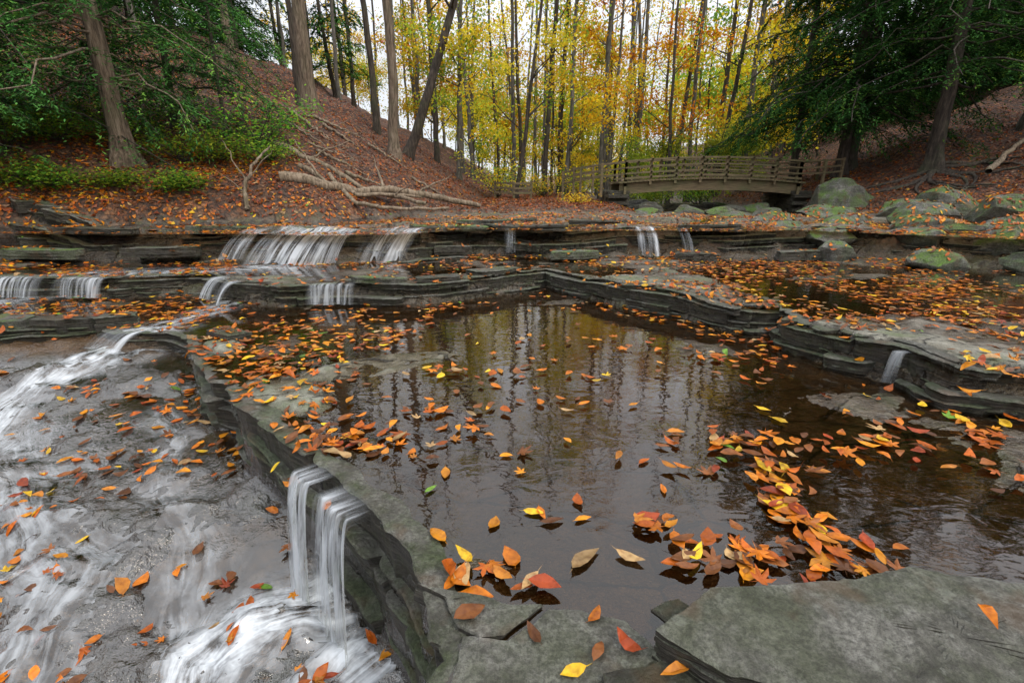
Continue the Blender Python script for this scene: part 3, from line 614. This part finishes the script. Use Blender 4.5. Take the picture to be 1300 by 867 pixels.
# ------------------------------------------------------------ trees
def gz(x,y): return float(terrain(np.array([x]),np.array([y]))[0])
def trunk(acc,base,h,r,lean=(0,0),seg=14,n=26,wob=.06,flare=.5):
    t=np.linspace(0,1,n)**1.35; w=np.cumsum(rng.normal(size=(n,2))*wob/ n**.5,axis=0)
    P=np.stack([base[0]+lean[0]*t+w[:,0]*h*.08,base[1]+lean[1]*t+w[:,1]*h*.08,base[2]-.15+t*(h+.15)],1); P[0,:2]=base[:2]
    zz=P[:,2]-base[2]
    R=r*(1-.75*t)+r*.5*np.exp(-np.maximum(zz,0)/(r*1.4)); fl=np.exp(-np.maximum(zz,0)/(r*1.8))*flare
    v,f=tube(P,R,seg,.05,fl); acc.add(v,f); return P,R
def branch(acc,p,d,L,r,up=.2,seg=5,n=7):
    t=np.linspace(0,1,n)[:,None]; d=np.asarray(d)/np.linalg.norm(d)
    P=p+d*L*t+np.array([0,0,1])*up*L*t**2+np.cumsum(rng.normal(size=(n,3))*.02*L,axis=0)*(t>0)
    v,f=tube(P,r*(1-.85*t[:,0]),seg); acc.add(v,f); return P
HG=np.array([(.028,.08,.022),(.042,.12,.028),(.065,.17,.04),(.018,.05,.02),(.12,.24,.04)])
def hemlock(name,x,y,h=9,r=.2,lean=(0,0),hmin=.8,nb=90,Lm=2.2,leafs=9,ls=.075,mat=M_barkd,fm=M_hem,parent=None,bright=1.,az=None,up=.05,droop=.42,local=False,hexp=1.0):
    base=(0,0,0) if local else (x,y,gz(x,y)); A=Acc(); P,R=trunk(A,np.array(base),h,r,lean); Q=Acc()
    hs=hmin+(h-hmin-.2)*np.sort(rng.random(nb))**hexp
    for hh in hs:
        z=base[2]+hh; k=np.searchsorted(P[:,2],z)-1; p=P[min(k,len(P)-1)].copy(); p[2]=z
        a=rng.uniform(0,2*np.pi) if az is None else rng.normal(az[0],az[1])
        L=Lm*(1-(hh/h)**1.3*.85)*rng.uniform(.55,1.1); dd=np.array([math.cos(a),math.sin(a),up])
        n=7; t=np.linspace(0,1,n)[:,None]
        B=p+dd*L*t+np.array([0,0,-1])*droop*L*t**2; B[1:]+=rng.normal(size=(n-1,3))*.03*L
        v,f=tube(B,.009*L*(1-.85*t[:,0])+.003,4); A.add(v,f)
        m=int(L*17)+4; tt=rng.uniform(.12,1,m); idx=np.minimum((tt*(n-1)).astype(int),n-2); fr=(tt*(n-1)-idx)[:,None]
        S=B[idx]*(1-fr)+B[idx+1]*fr; T=(B[idx+1]-B[idx]); T/=np.linalg.norm(T,axis=1)[:,None]
        side=np.cross(T,[0,0,1]); side*=np.where(rng.random(m)<.5,1,-1)[:,None]
        sd=side*rng.uniform(.6,1,m)[:,None]+T*rng.uniform(.4,1,m)[:,None]+np.array([0,0,-1])*rng.uniform(.0,.45,m)[:,None]; sd/=np.linalg.norm(sd,axis=1)[:,None]
        sl=(L*.34*(1-tt*.65)+.10)*rng.uniform(.6,1.2,m)
        q=np.linspace(.08,1,leafs); C=S[:,None,:]+sd[:,None,:]*(sl[:,None]*q[None])[...,None]; C[...,2]-=.25*sl[:,None]*q[None]**2
        C=C+rng.normal(size=C.shape)*.022
        s2=np.cross(sd,[0,0,1]); sg=np.where(np.arange(leafs)%2==0,1,-1)
        Dd=sd[:,None,:]*.8+s2[:,None,:]*sg[None,:,None]*.8+rng.normal(size=C.shape)*.2; Nn=np.zeros_like(C)+np.array([0,0,1])+rng.normal(size=C.shape)*.3
        cc=HG[rng.choice(5,m,p=[.25,.32,.22,.11,.10])]*rng.uniform(.6,1.35,(m,1))*bright; cc=np.repeat(cc,leafs,0)
        C=C.reshape(-1,3); nn=len(C); v,f,c=quads(C,Dd.reshape(-1,3),Nn.reshape(-1,3),ls*rng.uniform(.7,1.4,nn),ls*.28*rng.uniform(.7,1.3,nn),cc); Q.add(v,f,c)
    o=A.build(name,mat,True,parent); Q.build('foliage',fm,False,o); return o
hemlock('hemlock_tree',-5.55,7.4,8,.13,(-.30,.1),1.0,100,2.1,leafs=15,ls=.065,mat=M_bark,bright=1.4,hexp=1.3)
hemlock('hemlock_tree',-7.2,7.4,7,.11,(.1,0),.2,110,2.6,leafs=15,ls=.07,bright=1.6,hexp=1.3)
hemlock('hemlock_tree',-6.7,6.2,4,.04,(.2,0),.1,70,1.4,leafs=14,ls=.055,bright=1.8)
hemlock('hemlock_tree',-5.7,8.9,6,.06,(.2,0),.4,100,1.9,leafs=15,ls=.065,bright=1.6,hexp=1.2)
hemlock('hemlock_tree',-4.8,8.8,5.5,.03,(.1,0),.8,60,1.2,leafs=12,ls=.06,bright=1.8)
hemlock('hemlock_tree',8.1,9.9,8,.13,(-.40,.1),1.5,130,3.0,leafs=14,ls=.08,hexp=1.3,bright=.75)
hemlock('hemlock_tree',7.45,11.6,8,.11,(-.1,.1),1.3,120,3.0,leafs=13,ls=.085,hexp=1.3,bright=.8)
hemlock('hemlock_tree',7.85,12.0,8,.12,(.3,.1),1.5,90,2.8,leafs=13,ls=.085,hexp=1.3,bright=.75)
hemlock('hemlock_tree',6.9,12.6,8,.09,(-.2,.1),1.2,110,2.7,leafs=13,ls=.085,bright=.9,hexp=1.2)
hemlock('hemlock_tree',10.4,10.6,8,.13,(.2,.1),1.5,90,2.6,leafs=13,ls=.085,bright=.75,hexp=1.2)
def decid(name,x,y,h,r,lean=(0,0),mat=M_barkg,nb=10,fol=0,pal=None,parent=None,local=False,cmin=.3,cs=.55,ls=.1,spread=1.6):
    base=np.array((0,0,0.) if local else (x,y,gz(x,y))); A=Acc(); P,R=trunk(A,base,h,r,lean,seg=9,n=20,wob=.12,flare=.3); Q=Acc()
    for k in range(nb):
        f_=rng.uniform(cmin,.97); i_=int(f_*(len(P)-1)); a=rng.uniform(0,2*np.pi)
        L=spread*rng.uniform(.5,1.2)*(1.15-f_*.6); B=branch(A,P[i_],(math.cos(a),math.sin(a),rng.uniform(.3,1.1)),L,R[i_]*.4,.1)
        for q in range(2):
            j_=rng.integers(2,6); a2=a+rng.normal()*.9; B2=branch(A,B[j_],(math.cos(a2),math.sin(a2),rng.uniform(.0,.8)),L*.55,R[i_]*.18,.0,4,5)
            if fol:
                for cpt in (B2[-1],B2[2],B[-1]):
                    m=int(fol*rng.uniform(.3,1.3)); C=cpt+rng.normal(size=(m,3))*np.array([cs,cs,cs*.42])*rng.uniform(.4,1); base_c=pal[rng.integers(len(pal))]*rng.uniform(.75,1.2)
                    cc=np.clip(base_c*rng.uniform(.7,1.25,(m,1)),0,.85); v,f,c=quads(C,rdir(m),rdir(m)+np.array([0,0,.6]),ls*rng.uniform(.6,1.3,m),ls*.7*rng.uniform(.6,1.2,m),cc); Q.add(v,f,c)
    o=A.build(name,mat,True,parent)
    if fol: Q.build('foliage',M_aut,False,o)
    return o
YEL=np.array([(.74,.51,.03),(.78,.56,.05),(.64,.49,.04),(.74,.38,.02)]); ORA=np.array([(.66,.28,.02),(.60,.20,.015),(.72,.40,.03)]); GRN=np.array([(.32,.42,.04),(.44,.48,.05),(.22,.33,.04)])
MIX=np.vstack([YEL,YEL[:2],ORA,GRN])
YG=np.vstack([YEL,GRN])
decid('beech_tree',-4.85,12.6,9,.18,(.1,0),M_bark,8,0,cmin=.55)
decid('beech_tree',-2.75,12.0,9,.12,(.25,0),M_bark,8,0,cmin=.5)
decid('leaning_tree',-2.75,13.2,8,.13,(3.0,.4),M_barkd,8,0,cmin=.5)
decid('oak_tree',-7.0,13.5,9,.11,(.0,0),M_bark,6,0,cmin=.6); decid('oak_tree',-5.5,13.8,9,.07,(.1,0),M_barkd,6,0,cmin=.6)
decid('maple_tree',.05,13.4,8,.06,(1.1,.2),M_barkd,12,60,YG,cmin=.2,cs=.4,ls=.085)
decid('maple_tree',-1.5,14.5,8,.07,(.3,.2),M_barkg,12,70,YG,cmin=.25,cs=.4,ls=.085)
decid('maple_tree',1.6,15.5,8.5,.07,(.1,.2),M_barkg,12,60,YEL,cmin=.25,cs=.4,ls=.085)
decid('maple_tree',4.6,15.0,8.5,.06,(-.3,.2),M_barkd,12,50,ORA,cmin=.3,cs=.4,ls=.085)
decid('maple_tree',3.2,17.0,8.5,.07,(.2,.2),M_barkg,12,60,YG,cmin=.2,cs=.4,ls=.085)
wood=empty('distant_trees')
def bank_(objs): 
    out=[]
    for o in objs:
        ch=[c for c in o.children]; out.append((o.data,[c.data for c in ch]))
        for c in ch: bpy.data.objects.remove(c)
        bpy.data.objects.remove(o)
    return out
dec=bank_([decid('t',0,0,10,.09,(.3,0),M_barkg,12,46,YEL,local=True,cmin=.15,cs=.55,ls=.12),decid('t',0,0,11,.11,(-.4,0),M_barkd,12,44,MIX,local=True,cmin=.2,cs=.6,ls=.12),
  decid('t',0,0,11,.08,(.2,.3),M_barkg,11,38,ORA,local=True,cmin=.3,cs=.5,ls=.12),decid('t',0,0,11,.085,(0,.3),M_barkd,10,8,YEL,local=True,cmin=.4,cs=.6,ls=.11),decid('t',0,0,4,.035,(.3,.3),M_barkd,12,60,GRN,local=True,cmin=.15,cs=.4,ls=.1,spread=1.1),
  decid('t',0,0,5,.04,(-.3,.3),M_barkd,12,60,YG,local=True,cmin=.15,cs=.45,ls=.1,spread=1.3),decid('t',0,0,11,.08,(.6,.1),M_barkg,8,0,None,local=True,cmin=.5)])
hem=bank_([hemlock('t',0,0,9,.12,(.1,0),1.2,70,2.6,leafs=6,ls=.17,local=True,fm=M_hemd,bright=.9,hexp=1.2),hemlock('t',0,0,7,.09,(-.1,0),.5,65,2.2,leafs=6,ls=.16,local=True,fm=M_hemd,bright=1.2)])
def inst(bk,x,y,sc):
    z=gz(x,y)-.05; o=bpy.data.objects.new('distant_trunk',bk[0]); scene.collection.objects.link(o); o.parent=wood
    o.location=(x,y,z); o.rotation_euler=(rng.normal()*.03,rng.normal()*.03,rng.uniform(0,6.28)); o.scale=(sc,)*3
    for c in bk[1]:
        q=bpy.data.objects.new('distant_crown',c); scene.collection.objects.link(q); q.parent=o
pts=[]
U=rng.uniform
def placefan(n,y0,y1,a0,a1,kinds,w,sc=(.8,1.2),mind=.9):
    c=0;tr=0; w=np.array(w)/sum(w)
    while c<n and tr<n*40:
        tr+=1; y=U(y0,y1); x=U(a0,a1)*y
        if any((x-a)**2+(y-b_)**2<mind**2 for a,b_ in pts): continue
        pts.append((x,y)); c+=1; inst(kinds[rng.choice(len(kinds),p=w)],x,y,U(*sc))
placefan(46,15.5,26,-.22,.5,dec,[2.5,2,1.2,6,1.,1,8],(.7,1.1),.7)
placefan(42,26,55,-.35,.6,dec,[3,2,1.2,3,0,2,3],(.9,1.3),1.2)
placefan(22,19,36,-.25,.5,[dec[4],dec[5]],[1,2],(.8,1.7),.8)
placefan(8,14.5,19,.2,.5,[dec[4],hem[1]],[3,1],(.4,.7),.6)
placefan(12,15,28,-1.0,-.42,hem,[1,1]); placefan(26,14,30,-1.1,-.25,hem+dec,[2,2,.5,.5,.5,2,0,.3,4],(.8,1.2))
placefan(14,14,28,.45,1.2,hem,[1,1]); placefan(24,15,34,.42,1.2,hem+dec,[2,1,1,1,1.,2,1,1,3],(.8,1.2))
placefan(8,10,14,-1.15,-.75,hem,[1,2],(.6,.9)); placefan(8,12,16,1.0,1.4,hem+dec,[1,1,0,0,2,0,1,1,0],(.8,1.))
for k in range(9):
    a=math.pi*(1.05+.9*k/8)+U(-.05,.05); r=U(14,19); inst((dec+hem)[rng.integers(9)],r*math.cos(a),r*math.sin(a),U(.9,1.2))
def shrub(name,x,y,h,n,pal,sp=.6,ls=.07,br=14):
    base=np.array((x,y,gz(x,y))); A=Acc();Q=Acc()
    for k in range(br):
        a=rng.uniform(0,2*np.pi); B=branch(A,base,(math.cos(a)*sp,math.sin(a)*sp,rng.uniform(.5,1)),h*rng.uniform(.6,1.1),.010,-.1,4,8)
        for q in B[2:]:
            m=n; C=q+rng.normal(size=(m,3))*np.array([.16,.16,.06]); cc=pal[rng.integers(len(pal),size=m)]*rng.uniform(.7,1.3,(m,1))
            v,f,c=quads(C,rdir(m)*np.array([1,1,.3]),rdir(m)*.4+np.array([0,0,1]),ls*rng.uniform(.6,1.3,m),ls*.6*rng.uniform(.7,1.2,m),cc); Q.add(v,f,c)
    o=A.build(name,M_barkd,True); Q.build('foliage',M_aut,False,o)
SG=np.array([(.13,.33,.035),(.22,.42,.04),(.09,.23,.035),(.38,.48,.05)])
shrub('green_shrub',-4.3,8.7,1.45,16,SG,.9); shrub('green_shrub',-5.0,7.9,.9,14,SG,.9,.06); shrub('green_shrub',-4.6,8.2,.8,14,SG,.9,.06); shrub('green_shrub',-3.9,8.3,.6,12,SG,.9,.055)
for k,(a_,b2,h_) in enumerate([(-6.3,6.3,.6),(-5.9,6.5,.4),(-6.7,6.9,.9),(-6.4,7.4,.7),(-6.9,7.9,.9),(-6.0,8.2,.8),(-5.3,6.75,.3),(-4.6,7.0,.3)]): shrub('green_shrub',a_,b2,h_,14,SG*.8,.9,.055)
shrub('yellow_shrub',1.4,10.8,.35,10,YEL,1.,.05,10); shrub('yellow_shrub',-.4,14.2,1.8,16,YG,.7,.08); shrub('yellow_shrub',2.0,15,1.6,16,YG,.7,.08); shrub('yellow_shrub',.9,14.6,1.3,14,YG,.7,.07); shrub('green_shrub',5.2,14,1.,14,SG,.7,.07); shrub('green_shrub',3.6,13.6,.8,14,SG*.8,.8,.06)
# ------------------------------------------------------------ fallen logs
def log(name,pts_,r0,r1,br=(),mat=M_log):
    A=Acc(); P=np.array(pts_,float); t=np.linspace(0,1,24); tt=np.linspace(0,1,len(P)); Q=np.stack([np.interp(t,tt,P[:,k]) for k in range(3)],1)
    Q[1:-1]+=rng.normal(size=(22,3))*.012; g=terrain(Q[:,0],Q[:,1]); R=np.linspace(r0,r1,24); Q[:,2]=np.maximum(Q[:,2],g+R*.5)
    v,f=tube(Q,R,10,.08); A.add(v,f)
    for (t0,d,L,r) in br: branch(A,Q[int(t0*23)],d,L,r,.05,6,9)
    return A.build(name,mat,True)
log('fallen_log',[(-3.5,7.7,.66),(-2.9,7.9,.72),(-2.2,8.3,.92),(-1.5,8.7,.84),(-.6,9.3,.62)],.09,.045,[(.3,(-.6,.3,.5),.9,.03),(.55,(-.3,.6,.5),.8,.03),(.7,(.6,.2,.3),.7,.025)])
log('fallen_log',[(-4.7,9.1,1.65),(-3.6,8.8,1.35),(-2.6,8.5,.95),(-1.4,8.2,.7)],.06,.03,[(.4,(.5,.2,.2),.8,.02),(.2,(.3,-.6,.2),.9,.02)])
log('fallen_log',[(-3.4,8.2,.9),(-2.4,8.0,.85),(-1.2,8.9,.8)],.045,.02,[(.4,(-.2,-.2,.9),.6,.018),(.7,(.6,-.4,.3),.5,.014)])
log('fallen_log',[(-3.0,8.4,1.0),(-2.4,7.7,.72),(-1.9,7.5,.66),(-1.0,7.9,.64)],.04,.02)
log('dead_branch',[(-3.65,6.9,.42),(-3.68,6.95,.9),(-3.6,7.1,1.25),(-3.4,7.3,1.5)],.035,.012,[(.5,(-.5,.1,.8),.6,.014),(.6,(.6,.1,.6),.5,.012),(.35,(-.6,-.1,.5),.4,.01)])
log('fallen_log',[(8.0,8.6,1.2),(9.2,9.6,1.6),(10.5,10.2,2.2)],.05,.03)
for k in range(12):
    cx,cy=U(-5.2,-1.6),U(8.0,11.5); a=U(-.6,.9); L=U(.6,1.5); e=(cx+math.cos(a)*L,cy+math.sin(a)*L*.6)
    log('dead_branch',[(cx,cy,gz(cx,cy)+.05),(*e,gz(*e)+.06)],U(.02,.04),.008,[(.5,(math.cos(a+.7),math.sin(a+.7),.3),.4,.01)])
RT=Acc()
for k in range(11):
    a=rng.uniform(-2.9,-.4); x0,y0=8.1,9.9; s=np.linspace(.1,1.4,12); xx=x0+np.cos(a+.5*np.sin(s*2+k))*s; yy=y0+np.sin(a+.5*np.sin(s*2+k))*s
    v,f=tube(np.stack([xx,yy,terrain(xx,yy)+.02],1),np.linspace(.05,.012,12),6); RT.add(v,f)
RT.build('tree_roots',M_barkd)
# ------------------------------------------------------------ footbridge
BR=empty('wooden_footbridge',(0,0,0)); A=Acc()
x0,x1,yn,yf=2.43,6.15,11.0,12.0; xm=(x0+x1)/2; hw_=(x1-x0)/2
def dz(x): return 1.04+.085*(1-((x-xm)/hw_)**2)
for yy in (yn,yf):
    n=24; X_=np.linspace(x0-.1,x1+.1,n); Vg=[]
    for xx in X_:
        t=(xx-xm)/(hw_+.1); top=dz(xx)-.03; bot=.78+.10*(1-t*t)
        for dy in (-.05,.05):
            Vg+= [(xx,yy+dy,bot),(xx,yy+dy,top)]
    Vg=np.array(Vg); Fg=[]
    for k in range(n-1):
        a=4*k; Fg+=[(a,a+1,a+5,a+4),(a+2,a+6,a+7,a+3),(a,a+4,a+6,a+2),(a+1,a+3,a+7,a+5)]
    Fg+=[(0,2,3,1),(4*n-4,4*n-3,4*n-1,4*n-2)]; A.add(Vg,np.array(Fg))
A.build('girders',M_wood,False,BR); A=Acc()
for xx in np.arange(x0-.1,x1+.12,.085):
    v,f=box((xx,(yn+yf)/2,dz(xx)),(.077,yf-yn+.25,.035)); A.add(v,f)
A.build('deck_planks',M_wood,False,BR); A=Acc()
for yy in (yn-.09,yf+.09):
    px=np.linspace(x0,x1,8)
    for k,xx in enumerate(px):
        v,f=box((xx,yy,dz(xx)+.18),(.05,.05,.54)); A.add(v,f)
        if k<7:
            for hh,w in((.42,.05),(.29,.03),(.17,.03),(.07,.04)):
                v,f=beam((xx-.02,yy-.04,dz(xx)+hh),(px[k+1]+.02,yy-.04,dz(px[k+1])+hh),.02 if hh<.4 else .07,w if hh<.4 else .035); A.add(v,f)
def rail(pts_):
    for a,b_ in zip(pts_[:-1],pts_[1:]):
        a=np.array(a);b_=np.array(b_)
        v,f=box((a[0],a[1],a[2]+.1),(.05,.05,.7)); A.add(v,f)
        for hh in (.42,.29,.17): v,f=beam(a+[0,0,hh],b_+[0,0,hh],.025,.035); A.add(v,f)
    v,f=box((b_[0],b_[1],b_[2]+.1),(.05,.05,.7)); A.add(v,f)
rail([(x0,yn-.09,1.04),(1.95,11.1,.98),(1.55,11.5,.92),(1.2,12.0,.84)]); rail([(x0,yf+.09,1.04),(1.95,12.3,1.0),(1.55,12.8,.95)])
rail([(x1,yn-.09,1.04),(6.7,11.0,1.06),(7.2,11.2,1.1)]); rail([(x1,yf+.09,1.04),(6.8,12.2,1.06),(7.4,12.4,1.1)])
A.build('railings',M_wood,False,BR); A=Acc()
for xc,sg in ((x0-.12,-1),(x1+.12,1)):
    for lv in range(8):
        for q in range(6):
            w=1.35/6; v,f=box((xc+rng.uniform(-.02,.02),yn-.14+w*(q+.5)+(.05 if lv%2 else -.05),.24+.072+lv*.074),(.44,w*.93,.068)); A.add(v,f)
A.build('stone_abutments',M_ledge,False,BR)
FN=Acc()
fp=[(-.45,13.5),(.05,13.2),(.5,13.3)]
for a,b_ in zip(fp[:-1],fp[1:]):
    za,zb=gz(*a),gz(*b_)
    v,f=box((a[0],a[1],za+.2),(.06,.06,.5)); FN.add(v,f)
    for hh in(.16,.28,.4): v,f=beam((a[0],a[1]-.04,za+hh),(b_[0],b_[1]-.04,zb+hh),.02,.05); FN.add(v,f)
v,f=box((.5,13.3,gz(.5,13.3)+.2),(.06,.06,.5)); FN.add(v,f); FN.build('wooden_fence',M_wood,False)
# ------------------------------------------------------------ world, sun, camera
w=bpy.data.worlds.new("World"); scene.world=w; w.use_nodes=True; nt=w.node_tree; b=NB(nt)
for n in list(nt.nodes): nt.nodes.remove(n)
el,az=math.radians(50),math.radians(125)
sky=b.n('ShaderNodeTexSky',sky_type='NISHITA',sun_disc=False,sun_elevation=el,sun_rotation=az,air_density=1.,dust_density=3.,ozone_density=1.)
mixc=b.mix(.88,sky.outputs[0],(6.8,7.0,7.35))
tz=b.n('ShaderNodeSeparateXYZ',inp={0:b.n('ShaderNodeTexCoord').outputs['Generated']}).outputs[2]
grad=b.mr(tz,.2,.95,1.,2.5)   # overcast sky: zenith brighter than horizon
mc=b.n('ShaderNodeVectorMath',operation='SCALE',inp={0:mixc,'Scale':grad}).outputs[0]
bg=b.n('ShaderNodeBackground',inp={'Color':mc,'Strength':.145}); o=b.n('ShaderNodeOutputWorld'); nt.links.new(bg.outputs[0],o.inputs[0])
sd=bpy.data.lights.new('sun','SUN'); sd.energy=1.5; sd.angle=math.radians(14); sd.color=(1,.89,.73)
so=bpy.data.objects.new('sun',sd); scene.collection.objects.link(so); dv=Vector((math.sin(az)*math.cos(el),math.cos(az)*math.cos(el),math.sin(el))); so.rotation_euler=dv.to_track_quat('Z','Y').to_euler()
cam=bpy.data.cameras.new('camera'); cam.lens=17; cam.sensor_width=36; cam.clip_end=2000; cam.clip_start=.02
co=bpy.data.objects.new('camera',cam); scene.collection.objects.link(co); co.location=(0,0,1); co.rotation_euler=(math.radians(72),0,0); scene.camera=co
scene.view_settings.view_transform='Standard'; scene.view_settings.look='None'; scene.view_settings.exposure=0
print('done',time.time()-T0)
